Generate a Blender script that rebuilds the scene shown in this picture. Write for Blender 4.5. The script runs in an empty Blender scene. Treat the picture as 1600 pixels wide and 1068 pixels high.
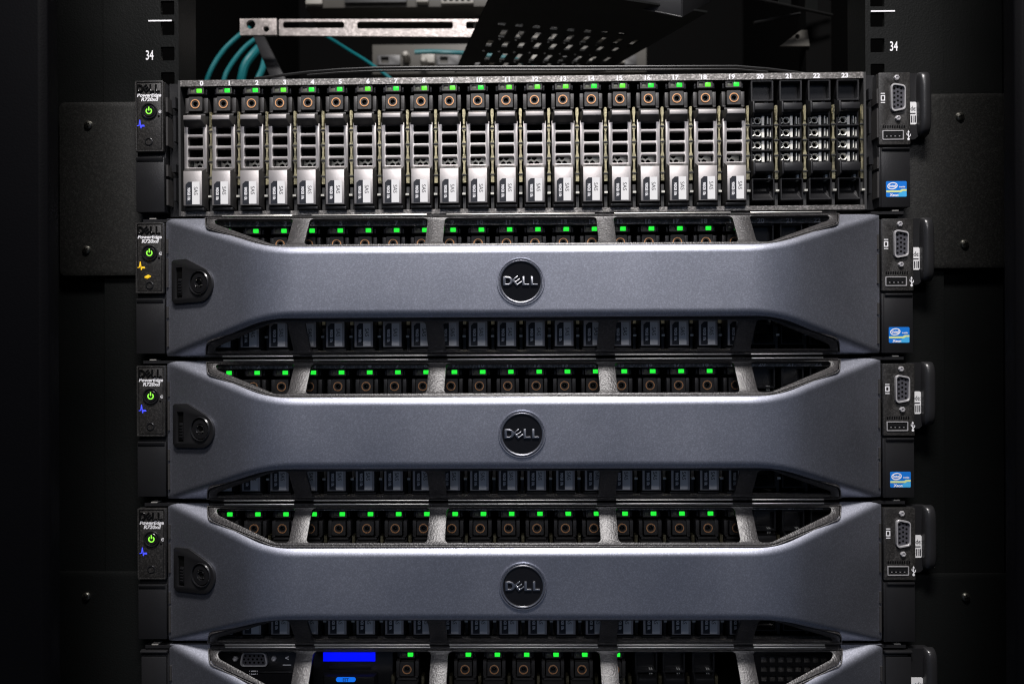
import bpy, bmesh, math, random
from mathutils import Vector, Matrix
from mathutils.geometry import tessellate_polygon

random.seed(7)
R = math.radians
scene = bpy.context.scene

# ------------------------------------------------------------------ camera
CAM_Y = -0.480
F_PX = 1192.8                      # focal length in pixels of a 1600 px wide frame
cam_data = bpy.data.cameras.new("camera")
cam = bpy.data.objects.new("camera", cam_data)
scene.collection.objects.link(cam)
cam_data.sensor_width = 36.0
cam_data.lens = F_PX / 1600 * 36
cam_data.shift_y = 26 / 1600
cam_data.clip_start = 0.01
cam_data.clip_end = 50
cam_rot = Matrix.Rotation(R(0.72), 4, 'Z') @ Matrix.Rotation(R(90), 4, 'X') @ Matrix.Rotation(R(-0.25), 4, 'Z')
cam.matrix_world = Matrix.Translation((0, CAM_Y, 0)) @ cam_rot
cam_data.dof.use_dof = True
cam_data.dof.focus_distance = 0.462
cam_data.dof.aperture_fstop = 8.0
scene.camera = cam

# ------------------------------------------------------------------ light
world = bpy.data.worlds.new("World")
scene.world = world
world.use_nodes = True
wn = world.node_tree.nodes
wl = world.node_tree.links
# dim bluish room light: ceiling side a little brighter than the floor side
w_tc = wn.new("ShaderNodeTexCoord")
w_sep = wn.new("ShaderNodeSeparateXYZ")
w_mr = wn.new("ShaderNodeMapRange")
w_mr.inputs["From Min"].default_value = -0.6
w_mr.inputs["From Max"].default_value = 0.6
w_mr.inputs["To Min"].default_value = 0.060
w_mr.inputs["To Max"].default_value = 0.125
wl.new(w_tc.outputs["Generated"], w_sep.inputs[0])
wl.new(w_sep.outputs["Z"], w_mr.inputs["Value"])
wl.new(w_mr.outputs[0], wn["Background"].inputs[1])
wn["Background"].inputs[0].default_value = (0.51, 0.66, 1.0, 1)


def area(name, loc, target, sx, sy, power, color, spread=180):
    d = bpy.data.lights.new(name, 'AREA')
    d.shape = 'RECTANGLE'
    d.size, d.size_y = sx, sy
    d.energy = power
    d.color = color
    d.spread = R(spread)
    o = bpy.data.objects.new(name, d)
    scene.collection.objects.link(o)
    o.location = loc
    o.rotation_euler = (Vector(target) - Vector(loc)).to_track_quat('-Z', 'Y').to_euler()
    return o


# ceiling lamp of the aisle, above and in front of the rack
area("aisle_ceiling_lamp", (0.02, -0.62, 1.15), (0.0, 0.0, 0.0), 0.42, 0.16, 28.0, (1.0, 0.955, 0.94))
# added fill lamp out of view, lifts the server fronts and slot edges
area("added_fill_lamp", (0.05, -1.75, 1.15), (0.0, 0.0, 0.05), 1.0, 0.3, 10.0, (0.98, 0.96, 1.0))
scene.view_settings.view_transform = 'Standard'
scene.view_settings.look = 'None'
scene.view_settings.exposure = 0.0
scene.view_settings.gamma = 1.0
scene.render.engine = 'CYCLES'
scene.cycles.max_bounces = 6
scene.cycles.filter_width = 1.2


# ------------------------------------------------------------------ materials
MATS = {}


def mat(name, base, metallic=0.0, rough=0.5, spec=0.5, bump=None, speckle=None, emit=None, estr=1.0,
        rough_var=None, smudge=None, coat=0.0):
    m = bpy.data.materials.new(name)
    m.use_nodes = True
    nt = m.node_tree
    b = nt.nodes["Principled BSDF"]
    b.inputs["Base Color"].default_value = (*base, 1)
    b.inputs["Metallic"].default_value = metallic
    b.inputs["Roughness"].default_value = rough
    b.inputs["Specular IOR Level"].default_value = spec
    b.inputs["Coat Weight"].default_value = coat
    if emit:
        b.inputs["Emission Color"].default_value = (*emit, 1)
        b.inputs["Emission Strength"].default_value = estr
    if bump or speckle or rough_var or smudge:
        tc = nt.nodes.new("ShaderNodeTexCoord")
        oi = nt.nodes.new("ShaderNodeObjectInfo")
        add = nt.nodes.new("ShaderNodeVectorMath")
        add.operation = 'MULTIPLY_ADD'
        add.inputs[1].default_value = (1.7, 1.3, 1.9)
        nt.links.new(oi.outputs["Location"], add.inputs[0])
        nt.links.new(tc.outputs["Object"], add.inputs[2])
        vec = add.outputs[0]
        col_in = None
        if speckle:
            sc, lo, hi = speckle
            n = nt.nodes.new("ShaderNodeTexVoronoi")
            n.feature = 'F1'
            n.inputs["Scale"].default_value = sc
            nt.links.new(vec, n.inputs["Vector"])
            sep = nt.nodes.new("ShaderNodeSeparateColor")
            nt.links.new(n.outputs["Color"], sep.inputs[0])
            mr = nt.nodes.new("ShaderNodeMapRange")
            mr.inputs["To Min"].default_value = lo
            mr.inputs["To Max"].default_value = hi
            pw = nt.nodes.new("ShaderNodeMath")
            pw.operation = 'POWER'
            pw.inputs[1].default_value = 2.5
            nt.links.new(sep.outputs[0], pw.inputs[0])
            nt.links.new(pw.outputs[0], mr.inputs["Value"])
            mx = nt.nodes.new("ShaderNodeMix")
            mx.data_type = 'RGBA'
            mx.blend_type = 'MULTIPLY'
            mx.inputs["Factor"].default_value = 1.0
            mx.inputs["A"].default_value = (*base, 1)
            nt.links.new(mr.outputs[0], mx.inputs["B"])
            nt.links.new(mx.outputs["Result"], b.inputs["Base Color"])
        if smudge:
            sc, amt = smudge
            n = nt.nodes.new("ShaderNodeTexNoise")
            n.inputs["Scale"].default_value = sc
            n.inputs["Detail"].default_value = 5
            nt.links.new(vec, n.inputs["Vector"])
            mr = nt.nodes.new("ShaderNodeMapRange")
            mr.inputs["From Min"].default_value = 0.3
            mr.inputs["From Max"].default_value = 0.7
            mr.inputs["To Min"].default_value = rough - amt
            mr.inputs["To Max"].default_value = rough + amt
            nt.links.new(n.outputs["Fac"], mr.inputs["Value"])
            nt.links.new(mr.outputs[0], b.inputs["Roughness"])
        if bump:
            sc, st = bump
            n = nt.nodes.new("ShaderNodeTexNoise")
            n.inputs["Scale"].default_value = sc
            n.inputs["Detail"].default_value = 3
            nt.links.new(vec, n.inputs["Vector"])
            bp = nt.nodes.new("ShaderNodeBump")
            bp.inputs["Strength"].default_value = st
            bp.inputs["Distance"].default_value = 0.0003
            nt.links.new(n.outputs["Fac"], bp.inputs["Height"])
            nt.links.new(bp.outputs[0], b.inputs["Normal"])
    MATS[name] = m
    return m


mat("bezel_paint", (0.38, 0.395, 0.455), 0.96, 0.45, 0.5, bump=(1500, 0.05), speckle=(1900, 0.92, 1.28), smudge=(14, 0.04))
mat("insert_plastic", (0.030, 0.028, 0.028), 0.0, 0.36, 0.6, bump=(1000, 0.8), speckle=(1300, 0.7, 1.7))
mat("black_plastic", (0.011, 0.011, 0.012), 0.0, 0.40, 0.4, bump=(1800, 0.25), smudge=(30, 0.07))
mat("ear_plastic", (0.021, 0.020, 0.019), 0.0, 0.42, 0.5, bump=(1500, 0.35), speckle=(1500, 0.7, 2.0))
mat("smooth_black", (0.010, 0.010, 0.011), 0.0, 0.25, 0.5, smudge=(40, 0.05))
mat("badge_black", (0.006, 0.006, 0.007), 0.0, 0.10, 0.5)
mat("dark_void", (0.002, 0.002, 0.002), 0.0, 0.8, 0.04)
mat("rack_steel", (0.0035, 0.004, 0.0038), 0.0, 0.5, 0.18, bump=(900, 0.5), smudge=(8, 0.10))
mat("plate_steel", (0.011, 0.011, 0.010), 0.0, 0.48, 0.4, bump=(900, 0.35), speckle=(1100, 0.75, 1.6), smudge=(10, 0.06))
mat("chassis_steel", (0.30, 0.285, 0.27), 0.9, 0.45, 0.5, bump=(900, 0.5), speckle=(1100, 0.6, 1.5))
mat("inner_steel", (0.06, 0.06, 0.06), 0.6, 0.5, 0.4, bump=(500, 0.2))
mat("carrier_silver", (0.45, 0.425, 0.415), 0.80, 0.45, 0.5, bump=(1500, 0.10), smudge=(60, 0.06))
mat("carrier_charcoal", (0.045, 0.043, 0.042), 0.25, 0.46, 0.5, bump=(1500, 0.25))
mat("mesh_steel", (0.70, 0.69, 0.62), 0.6, 0.42, 0.5, smudge=(300, 0.12))
mat("spring_brass", (0.42, 0.38, 0.24), 1.0, 0.38, 0.5, bump=(700, 0.4), smudge=(200, 0.12))
mat("copper", (0.72, 0.37, 0.17), 0.25, 0.40, 0.5)
mat("chrome", (0.80, 0.79, 0.80), 1.0, 0.16, 0.5)
mat("letter_chrome", (0.55, 0.55, 0.57), 1.0, 0.30, 0.5)
mat("steel_screw", (0.45, 0.44, 0.38), 1.0, 0.28, 0.5, bump=(1500, 0.3))
mat("white_print", (0.80, 0.80, 0.82), 0.0, 0.5, 0.3)
mat("white_label", (0.70, 0.70, 0.70), 0.0, 0.45, 0.3, smudge=(90, 0.08))
mat("dark_label", (0.018, 0.02, 0.026), 0.0, 0.4, 0.4)
mat("label_ink", (0.03, 0.03, 0.035), 0.0, 0.5, 0.3)
mat("embossed_black", (0.004, 0.004, 0.004), 0.0, 0.2, 0.6)
mat("led_green", (0.02, 0.3, 0.03), 0.0, 0.3, 0.4, emit=(0.02, 0.92, 0.05), estr=1.0)
mat("led_lime", (0.05, 0.3, 0.03), 0.0, 0.3, 0.4, emit=(0.13, 0.90, 0.03), estr=1.0)
mat("led_off", (0.11, 0.12, 0.085), 0.0, 0.35, 0.5)
mat("power_glow", (0.1, 0.4, 0.05), 0.0, 0.4, 0.4, emit=(0.30, 1.0, 0.05), estr=1.1)
mat("status_blue", (0.02, 0.03, 0.3), 0.0, 0.4, 0.4, emit=(0.07, 0.09, 1.0), estr=1.0)
mat("status_amber", (0.4, 0.25, 0.02), 0.0, 0.4, 0.4, emit=(0.90, 0.55, 0.02), estr=0.9)
mat("sticker_blue", (0.010, 0.17, 0.62), 0.0, 0.35, 0.5)
mat("sticker_cyan", (0.06, 0.40, 0.75), 0.0, 0.35, 0.5)
mat("sticker_yellow", (0.62, 0.72, 0.30), 0.0, 0.4, 0.4)
mat("screen_blue", (0.0, 0.0, 0.2), 0.0, 0.3, 0.4, emit=(0.0, 0.004, 1.0), estr=1.0)
mat("screen_text", (0.0, 0.02, 0.3), 0.0, 0.3, 0.4, emit=(0.012, 0.03, 1.0), estr=1.0)
mat("tag_blue", (0.01, 0.16, 0.75), 0.0, 0.4, 0.4, emit=(0.005, 0.14, 0.75), estr=0.9)  # emission put in so the shaded tag looks bright
mat("vga_blue", (0.055, 0.055, 0.065), 0.0, 0.45, 0.5)
mat("cable_teal", (0.004, 0.10, 0.112), 0.0, 0.35, 0.5)
mat("cable_black", (0.008, 0.008, 0.008), 0.0, 0.32, 0.35)
mat("zinc_bar", (0.33, 0.30, 0.285), 0.85, 0.45, 0.5, bump=(500, 0.6), speckle=(500, 0.75, 1.3))
mat("pale_plastic", (0.26, 0.25, 0.225), 0.0, 0.5, 0.4, smudge=(40, 0.1))
mat("grey_panel", (0.06, 0.057, 0.05), 0.2, 0.5, 0.4, bump=(300, 0.2))
mat("glint_steel", (0.62, 0.60, 0.56), 0.6, 0.35, 0.5)
mat("nickel", (0.62, 0.61, 0.62), 0.55, 0.38, 0.5)
mat("bright_mesh", (0.88, 0.87, 0.80), 0.3, 0.38, 0.5, smudge=(300, 0.12))
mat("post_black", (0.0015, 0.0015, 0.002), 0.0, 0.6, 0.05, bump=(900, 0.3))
mat("grip_gloss", (0.016, 0.016, 0.017), 0.0, 0.30, 0.5, bump=(1500, 0.1), smudge=(40, 0.06))
mat("usb_black", (0.01, 0.01, 0.01), 0.0, 0.35, 0.4)


# ------------------------------------------------------------------ mesh helpers (all shapes in millimetres)
class MB:
    def __init__(s):
        s.v, s.f, s.m, s.slots = [], [], [], []

    def slot(s, name):
        if name not in s.slots:
            s.slots.append(name)
        return s.slots.index(name)

    def add(s, verts, faces, mname):
        b = len(s.v)
        i = s.slot(mname)
        s.v.extend([tuple(p) for p in verts])
        for f in faces:
            s.f.append(tuple(b + k for k in f))
            s.m.append(i)

    def frustum(s, back, yb, front, yf, mname):
        """back/front = (x0, x1, z0, z1) rectangles at depth yb / yf"""
        vs = []
        for (x0, x1, z0, z1), y in ((back, yb), (front, yf)):
            vs += [(x0, y, z0), (x1, y, z0), (x1, y, z1), (x0, y, z1)]
        s.add(vs, [(3, 2, 1, 0), (4, 5, 6, 7), (0, 1, 5, 4), (1, 2, 6, 5), (2, 3, 7, 6), (3, 0, 4, 7)], mname)

    def box(s, x0, x1, y0, y1, z0, z1, mname):
        s.frustum((x0, x1, z0, z1), y1, (x0, x1, z0, z1), y0, mname)

    def plate(s, loops, y0, y1, mname, fn=None):
        """flat plate in the XZ plane with holes: loops[0] outline, the rest holes; front y0, back y1"""
        flat = [p for lp in loops for p in lp]
        tris = tessellate_polygon([[Vector((p[0], p[1], 0)) for p in lp] for lp in loops])
        n = len(flat)
        vs = [(p[0], y0, p[1]) for p in flat] + [(p[0], y1, p[1]) for p in flat]
        if fn:
            vs = [fn(p) for p in vs]
        fs = []
        for t in tris:
            a = flat[t[0]]; b = flat[t[1]]; c = flat[t[2]]
            ar = (b[0]-a[0])*(c[1]-a[1]) - (b[1]-a[1])*(c[0]-a[0])
            if abs(ar) < 1e-9:
                continue
            t = tuple(t) if ar > 0 else tuple(reversed(t))
            fs.append(t)
            fs.append(tuple(n + k for k in reversed(t)))
        o = 0
        for li, lp in enumerate(loops):
            k = len(lp)
            ar = sum(lp[i][0]*lp[(i+1) % k][1] - lp[(i+1) % k][0]*lp[i][1] for i in range(k))
            ccw = ar > 0
            if li > 0:
                ccw = not ccw
            for i in range(k):
                a, b = o + i, o + (i+1) % k
                fs.append((a, n+a, n+b, b) if ccw else (b, n+b, n+a, a))
            o += k
        s.add(vs, fs, mname)

    def rod(s, pts, r, mname, n=8, flat=1.0):
        pts = [Vector(p) for p in pts]
        vs, fs = [], []
        for i, p in enumerate(pts):
            t = (pts[min(i+1, len(pts)-1)] - pts[max(i-1, 0)]).normalized()
            up = Vector((0, 1, 0)) if abs(t.y) < 0.95 else Vector((0, 0, 1))
            a = t.cross(up).normalized()
            b = a.cross(t).normalized()
            for k in range(n):
                w = 2*math.pi*k/n
                vs.append(p + a*math.cos(w)*r + b*math.sin(w)*r*flat)
        for i in range(len(pts)-1):
            for k in range(n):
                fs.append((i*n+k, i*n+(k+1) % n, (i+1)*n+(k+1) % n, (i+1)*n+k))
        fs.append(tuple(reversed(range(n))))
        fs.append(tuple((len(pts)-1)*n + k for k in range(n)))
        s.add(vs, fs, mname)

    def lathe(s, prof, cx, cz, mname, n=32, fn=None, cap=True):
        """prof = list of (r, y); turned about the y axis"""
        vs, fs = [], []
        for r, y in prof:
            for k in range(n):
                w = 2*math.pi*k/n
                vs.append((cx + r*math.cos(w), y, cz + r*math.sin(w)))
        for i in range(len(prof)-1):
            for k in range(n):
                fs.append((i*n+k, (i+1)*n+k, (i+1)*n+(k+1) % n, i*n+(k+1) % n))
        if cap:
            fs.append(tuple(range(n)))
            fs.append(tuple((len(prof)-1)*n + k for k in reversed(range(n))))
        if fn:
            vs = [fn(p) for p in vs]
        s.add(vs, fs, mname)

    def text(s, string, cx, cz, y, h, mname, xs=1.0, shear=0.0, rot=0, thick=0.12, bold=0.0, fn=None):
        vs, fs, w = text_mesh(string, bold)
        out = []
        for (x, z, d) in vs:
            x, z = (x - w/2)*h*xs + shear*(z-0.5)*h, (z - 0.5)*h
            if rot == -90:
                x, z = z, -x
            out.append((cx + x, y - d*thick, cz + z))
        if fn:
            out = [fn(p) for p in out]
        s.add(out, fs, mname)

    def mesh(s, name, bevel=0.0, seg=2, ang=32, bevel_angle=30):
        bm = bmesh.new()
        bv = [bm.verts.new(p) for p in s.v]
        for f, mi in zip(s.f, s.m):
            try:
                fc = bm.faces.new([bv[k] for k in f])
                fc.material_index = mi
            except ValueError:
                pass
        bmesh.ops.recalc_face_normals(bm, faces=bm.faces)
        if bevel > 0:
            es = [e for e in bm.edges if len(e.link_faces) == 2 and e.calc_face_angle(0) > R(bevel_angle)]
            bmesh.ops.bevel(bm, geom=es, offset=bevel, segments=seg, profile=0.5, affect='EDGES', clamp_overlap=True)
        bmesh.ops.scale(bm, vec=(0.001,)*3, verts=bm.verts)
        me = bpy.data.meshes.new(name)
        bm.to_mesh(me)
        bm.free()
        for n in s.slots:
            me.materials.append(MATS[n])
        me.polygons.foreach_set("use_smooth", [True]*len(me.polygons))
        me.set_sharp_from_angle(angle=R(ang))
        return me


_text_cache = {}


def text_mesh(string, bold=0.0):
    key = (string, bold)
    if key not in _text_cache:
        cu = bpy.data.curves.new("t", 'FONT')
        cu.body = string
        cu.size = 1.0
        cu.offset = bold
        cu.resolution_u = 3
        cu.extrude = 0.5
        ob = bpy.data.objects.new("t", cu)
        scene.collection.objects.link(ob)
        dg = bpy.context.evaluated_depsgraph_get()
        me = bpy.data.meshes.new_from_object(ob.evaluated_get(dg))
        vs = [tuple(v.co) for v in me.vertices]
        fs = [tuple(p.vertices) for p in me.polygons]
        bpy.data.objects.remove(ob)
        bpy.data.curves.remove(cu)
        bpy.data.meshes.remove(me)
        x0 = min(v[0] for v in vs); x1 = max(v[0] for v in vs)
        H = 0.729     # cap height of the built-in font at size 1 (approx.)
        vs = [((v[0]-x0)/H, v[1]/H, (v[2]+0.5)) for v in vs]
        _text_cache[key] = (vs, fs, (x1-x0)/H)
    return _text_cache[key]


_mesh_cache = {}


def part(name, key, builder, parent=None, loc=(0, 0, 0), rotz=0.0, **kw):
    """an object whose mesh is built once per key; loc in millimetres"""
    if key not in _mesh_cache:
        mb = MB()
        builder(mb)
        _mesh_cache[key] = mb.mesh(name, **kw)
    o = bpy.data.objects.new(name, _mesh_cache[key])
    scene.collection.objects.link(o)
    o.parent = parent
    o.location = Vector(loc)*0.001
    o.rotation_euler.z = rotz
    return o


def empty(name, loc, label=None, category=None, group=None):
    o = bpy.data.objects.new(name, None)
    o.empty_display_size = 0.02
    scene.collection.objects.link(o)
    o.location = Vector(loc)*0.001
    tag(o, label, category, group)
    return o


def tag(o, label=None, category=None, group=None):
    if label: o["label"] = label
    if category: o["category"] = category
    if group: o["group"] = group


def rect(x0, x1, z0, z1, r=0.0, n=3):
    pts = [(x0, z0), (x1, z0), (x1, z1), (x0, z1)]
    return rounded(pts, r, n) if r > 0 else pts


def rounded(pts, r, n=4):
    """fillet the corners of a polygon; r a number or one per corner"""
    out = []
    k = len(pts)
    for i, p in enumerate(pts):
        rr = r[i] if isinstance(r, (list, tuple)) else r
        P = Vector(p); A = Vector(pts[i-1]); B = Vector(pts[(i+1) % k])
        if rr <= 0:
            out.append(tuple(P)); continue
        a = (A-P); b = (B-P)
        half = a.angle(b)/2
        d = min(rr/math.tan(half), a.length*0.49, b.length*0.49)
        rad = d*math.tan(half)
        c = P + (a.normalized()+b.normalized()).normalized()*(rad/math.sin(half))
        s = P + a.normalized()*d; e = P + b.normalized()*d
        a0 = math.atan2(s.y-c.y, s.x-c.x); a1 = math.atan2(e.y-c.y, e.x-c.x)
        da = (a1-a0+math.pi) % (2*math.pi) - math.pi
        for j in range(n+1):
            w = a0+da*j/n
            out.append((c.x+rad*math.cos(w), c.y+rad*math.sin(w)))
    return out


def inset(pts, d):
    """offset a counter-clockwise polygon inwards"""
    k = len(pts)
    lines = []
    for i in range(k):
        a = Vector(pts[i]); b = Vector(pts[(i+1) % k])
        t = (b-a).normalized()
        n = Vector((-t.y, t.x))
        lines.append((a+n*d, t))
    out = []
    for i in range(k):
        p, t = lines[i-1]; q, u = lines[i]
        den = t.x*u.y - t.y*u.x
        if abs(den) < 1e-9:
            out.append(tuple(q)); continue
        s = ((q.x-p.x)*u.y - (q.y-p.y)*u.x)/den
        out.append((p.x+t.x*s, p.y+t.y*s))
    return out


def circle(cx, cz, r, n=24, a0=0.0):
    return [(cx+r*math.cos(a0+2*math.pi*k/n), cz+r*math.sin(a0+2*math.pi*k/n)) for k in range(n)]


def arc_band(cx, cz, r0, r1, w0, w1, n=16):
    a = [(cx+r1*math.cos(w0+(w1-w0)*k/n), cz+r1*math.sin(w0+(w1-w0)*k/n)) for k in range(n+1)]
    b = [(cx+r0*math.cos(w0+(w1-w0)*k/n), cz+r0*math.sin(w0+(w1-w0)*k/n)) for k in range(n+1)]
    return a + b[::-1]


def at(px, py, y):
    """pixel of the 1600x1068 photograph -> point (mm) on the plane at depth y (mm)"""
    d = Vector(((px-800)/F_PX, -(py-560)/F_PX, -1))
    d = cam_rot.to_3x3() @ d
    k = (y*0.001 - CAM_Y)/d.y
    p = Vector((0, CAM_Y, 0)) + d*k
    return p*1000


def at_z(px, py, z):
    d = Vector(((px-800)/F_PX, -(py-560)/F_PX, -1))
    d = cam_rot.to_3x3() @ d
    k = z*0.001/d.z
    p = Vector((0, CAM_Y, 0)) + d*k
    return p*1000


def logo_loops(cx, cz, w, h):
    """four-letter word mark with a slanted E; list of [outline, holes...]"""
    def m(p): return (cx + (p[0]-1.5)/3.0*w, cz + (p[1]-0.5)*h)
    D = [(0, 0), (0.42, 0), (0.66, 0.10), (0.80, 0.30), (0.83, 0.5), (0.80, 0.70), (0.66, 0.90), (0.42, 1), (0, 1)]
    Dh = [(0.22, 0.2), (0.40, 0.2), (0.54, 0.30), (0.60, 0.5), (0.54, 0.70), (0.40, 0.8), (0.22, 0.8)]
    E = [(0, 0), (0.72, 0), (0.72, 0.17), (0.2, 0.17), (0.2, 0.41), (0.72, 0.41), (0.72, 0.58), (0.2, 0.58), (0.2, 0.82), (0.72, 0.82), (0.72, 1), (0, 1)]
    c, s = math.cos(R(38)), math.sin(R(38))
    E = [(1.18 + ((x-0.36)*1.0*c - (z-0.5)*0.8*s)*0.86, 0.5 + ((x-0.36)*1.2*s + (z-0.5)*c)*0.86) for x, z in E]
    L = [(0, 0), (0.62, 0), (0.62, 0.2), (0.22, 0.2), (0.22, 1), (0, 1)]
    L1 = [(1.62+x, z) for x, z in L]
    L2 = [(2.34+x, z) for x, z in L]
    return [[[m(p) for p in lp] for lp in grp] for grp in ([D, Dh], [E], [L1], [L2])]


# ------------------------------------------------------------------ rack cabinet (the frame round the servers)
rack = empty("rack_cabinet", (0, 0, -300), "black steel rack cabinet holding the servers, unit 34 marked in white", "rack")
ZR = 300          # rack origin lies 300 mm under the camera height: local z = world z + 300


def rk(p):        # world mm -> rack-local mm
    return (p[0], p[1], p[2] + ZR)


def rail_builder(side):
    def f(mb):
        c84 = 84 if side < 0 else 71
        cx = 262 if side < 0 else 1371
        inner = at(279 if side < 0 else 1352, 60, 4).x
        outer = side*266
        zc = [at(cx, c84 + d, 4).z + ZR for d in (-71.5, -39.7, 0, 39.7)]
        x = at(cx, c84, 4).x
        zs = zc + [zc[0]+15.9, zc[0]+31.8, zc[3]-12.7]
        holes = [rect(x-4.4, x+4.4, z-4.4, z+4.4, 0.6, 2) for z in zs]
        x0, x1 = sorted((inner, outer))
        mb.plate([rect(x0, x1, 20, 720)] + holes, 4, 6.4, "rack_steel")
        a, b = sorted((inner, inner + side*2.2))
        mb.box(a, b, 6.4, 30, 20, 720, "rack_steel")
    return f


for side in (-1, 1):
    rail = part("mounting_rail", "rail%d" % side, rail_builder(side), rack)
    def marks(mb, side=side):
        if side < 0:
            a, b, n = at(232, 33, 4), at(268.5, 32.5, 4), at(234, 86, 4)
        else:
            a, b, n = at(1360.5, 18, 4), at(1398, 18, 4), at(1396.5, 72, 4)
        mb.box(a.x, b.x, 3.7, 4, a.z+ZR-0.45, a.z+ZR+0.45, "white_print")
        mb.text("34", n.x, n.z+ZR, 3.95, 6.2, "white_print", xs=0.62, bold=0.01)
    part("unit_marking", "marks%d" % side, marks, rail)


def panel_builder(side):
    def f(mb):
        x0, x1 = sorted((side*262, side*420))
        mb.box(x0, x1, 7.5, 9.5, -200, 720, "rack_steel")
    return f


def plate_builder(side, low):
    def f(mb):
        if side < 0:
            a = at(92, 160, 1); b = at(240, 430, 1)
            if low: a = at(60, 893, 1); b = at(240, 1150, 1)
        else:
            a = at(1400, 147, 1); b = at(1585, 418, 1)
            if low: a = at(1400, 896, 1); b = at(1610, 1150, 1)
        z0, z1 = b.z+ZR, a.z+ZR
        mb.plate([rect(a.x, b.x, z0, z1, 3.5, 4)], 1.2, 3.2, "plate_steel" if not low else "rack_steel")  # lower plates: shadow put into the colour by the darker steel
    return f


def screw_builder(mb):
    mb.lathe([(2.7, 0.0), (2.65, -0.6), (2.1, -1.35), (1.1, -1.7), (0.01, -1.8)], 0, 0, "steel_screw", 20)
    for w in (0.3, 0.3+math.pi/2):
        c, s = math.cos(w), math.sin(w)
        q = [(1.5*c - 0.24*s, 1.5*s + 0.24*c), (-1.5*c - 0.24*s, -1.5*s + 0.24*c),
             (-1.5*c + 0.24*s, -1.5*s - 0.24*c), (1.5*c + 0.24*s, 1.5*s - 0.24*c)]
        mb.plate([q], -1.86, -1.2, "dark_void")


for side in (-1, 1):
    part("side_panel", "panel%d" % side, panel_builder(side), rack)
    for low in (False, True):
        pl = part("filler_plate", "plate%d%d" % (side, low), plate_builder(side, low), rack, bevel=0.35)
        if side < 0:
            spots = [(138, 195), (135, 390)] if not low else [(135, 931)]
        else:
            spots = [(1500, 182), (1507, 381)] if not low else [(1509, 932)]
        for s_ in spots:
            p = rk(at(s_[0], s_[1], 1))
            part("screw", "screw", screw_builder, pl, (p[0], 1.2, p[2]))


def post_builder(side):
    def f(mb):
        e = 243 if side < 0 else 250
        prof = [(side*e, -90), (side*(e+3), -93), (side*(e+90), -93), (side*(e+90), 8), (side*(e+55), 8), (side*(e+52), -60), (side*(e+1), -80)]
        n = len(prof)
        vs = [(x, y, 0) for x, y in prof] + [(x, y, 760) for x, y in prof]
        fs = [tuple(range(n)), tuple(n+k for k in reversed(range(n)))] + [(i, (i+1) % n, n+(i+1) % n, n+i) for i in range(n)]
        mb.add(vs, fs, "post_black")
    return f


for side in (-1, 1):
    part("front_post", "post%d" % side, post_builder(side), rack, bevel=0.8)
    def inner_wall(mb, side=side):
        x0, x1 = sorted((side*372, side*374))
        mb.box(x0, x1, 10, 800, -400, 1300, "dark_void")
    part("inner_side_wall", "inner%d" % side, inner_wall, rack)

part("rear_door", "reardoor", lambda mb: mb.box(-372, 372, 800, 803, -400, 1300, "dark_void"), rack)
part("roof_panel", "roof", lambda mb: mb.box(-372, 372, 30, 800, 1300, 1303, "dark_void"), rack)  # unseen roof, added to stop ambient light from above


# ------------------------------------------------------------------ server parts
BASE = 92.2          # height of the top server's floor
PITCH, D0 = 17.7, -203.5


def chassis_builder(mb):
    mb.box(-213, 213, -4.0, -2.4, 79.9, 83.7, "chassis_steel")         # printed lip above the bays
    mb.box(-213, 213, -2.4, 620, 82.8, 83.7, "chassis_steel")          # lid
    mb.box(-213, 213, -4.0, -1.5, -1.4, 1.4, "chassis_steel")          # bottom lip
    mb.box(-213, 213, -1.5, 620, -1.4, -0.4, "inner_steel")
    for s in (-1, 1):
        a, b = sorted((s*213, s*214.4))
        mb.box(a, b, -4.0, 620, -1.4, 83.7, "inner_steel")
        # stepped latch slots between the bays and the ear
        a, b = sorted((s*214.4, s*221.6))
        mb.box(a, b, 0.0, 4, -1, 83, "black_plastic")
        for z0, z1, w in ((66, 73, 2.2), (45, 61, 1.4), (26, 31, 2.6), (8, 22, 1.6)):
            a, b = sorted((s*215.4, s*(215.4+w)))
            mb.box(a, b, -5.5, 0, z0, z1, "black_plastic")
            a, b = sorted((s*219.4, s*220.6))
            mb.box(a, b, -7.5, 0, z0-3, z1-1, "carrier_charcoal")
    mb.box(-213, 213, 34, 36, -0.4, 82.8, "dark_void")                 # backplane


def numbers_builder(mb):
    for i in range(24):
        px = 315 + 43.69*i
        x = (px-815)/2.506
        mb.text(str(i), x, 81.8, -4.0, 2.9, "white_print", xs=1.1, bold=0.04, thick=0.1)


def divider_builder(mb):
    # punched spring finger between two drive bays
    prof = [(0.85, 64), (1.0, 60.5), (0.65, 58), (0.6, 54), (1.15, 52.6), (1.2, 51), (0.55, 49.8), (0.6, 45), (1.1, 43.6), (1.15, 41.5),
            (0.6, 40), (0.65, 36), (1.1, 34.5), (1.2, 32), (0.65, 30.5), (0.7, 25.5), (1.05, 24), (1.05, 18.2)]
    outline = [(w, z) for w, z in reversed(prof)] + [(-w*0.9, z) for w, z in prof]
    mb.plate([outline], -2.2, 3, "spring_brass")
    mb.box(-0.5, 0.5, -3.0, -2.2, 54.5, 64, "spring_brass")
    for z in (52, 42.5, 33, 23):
        mb.box(-1.5, 1.5, -2.9, -2.1, z-0.35, z+0.35, "inner_steel")
    mb.box(-0.9, 0.9, -1.6, 6, 2, 16, "inner_steel")
    mb.box(-1.1, 0.9, -4.4, -1.6, 10.2, 11.4, "mesh_steel")


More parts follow.
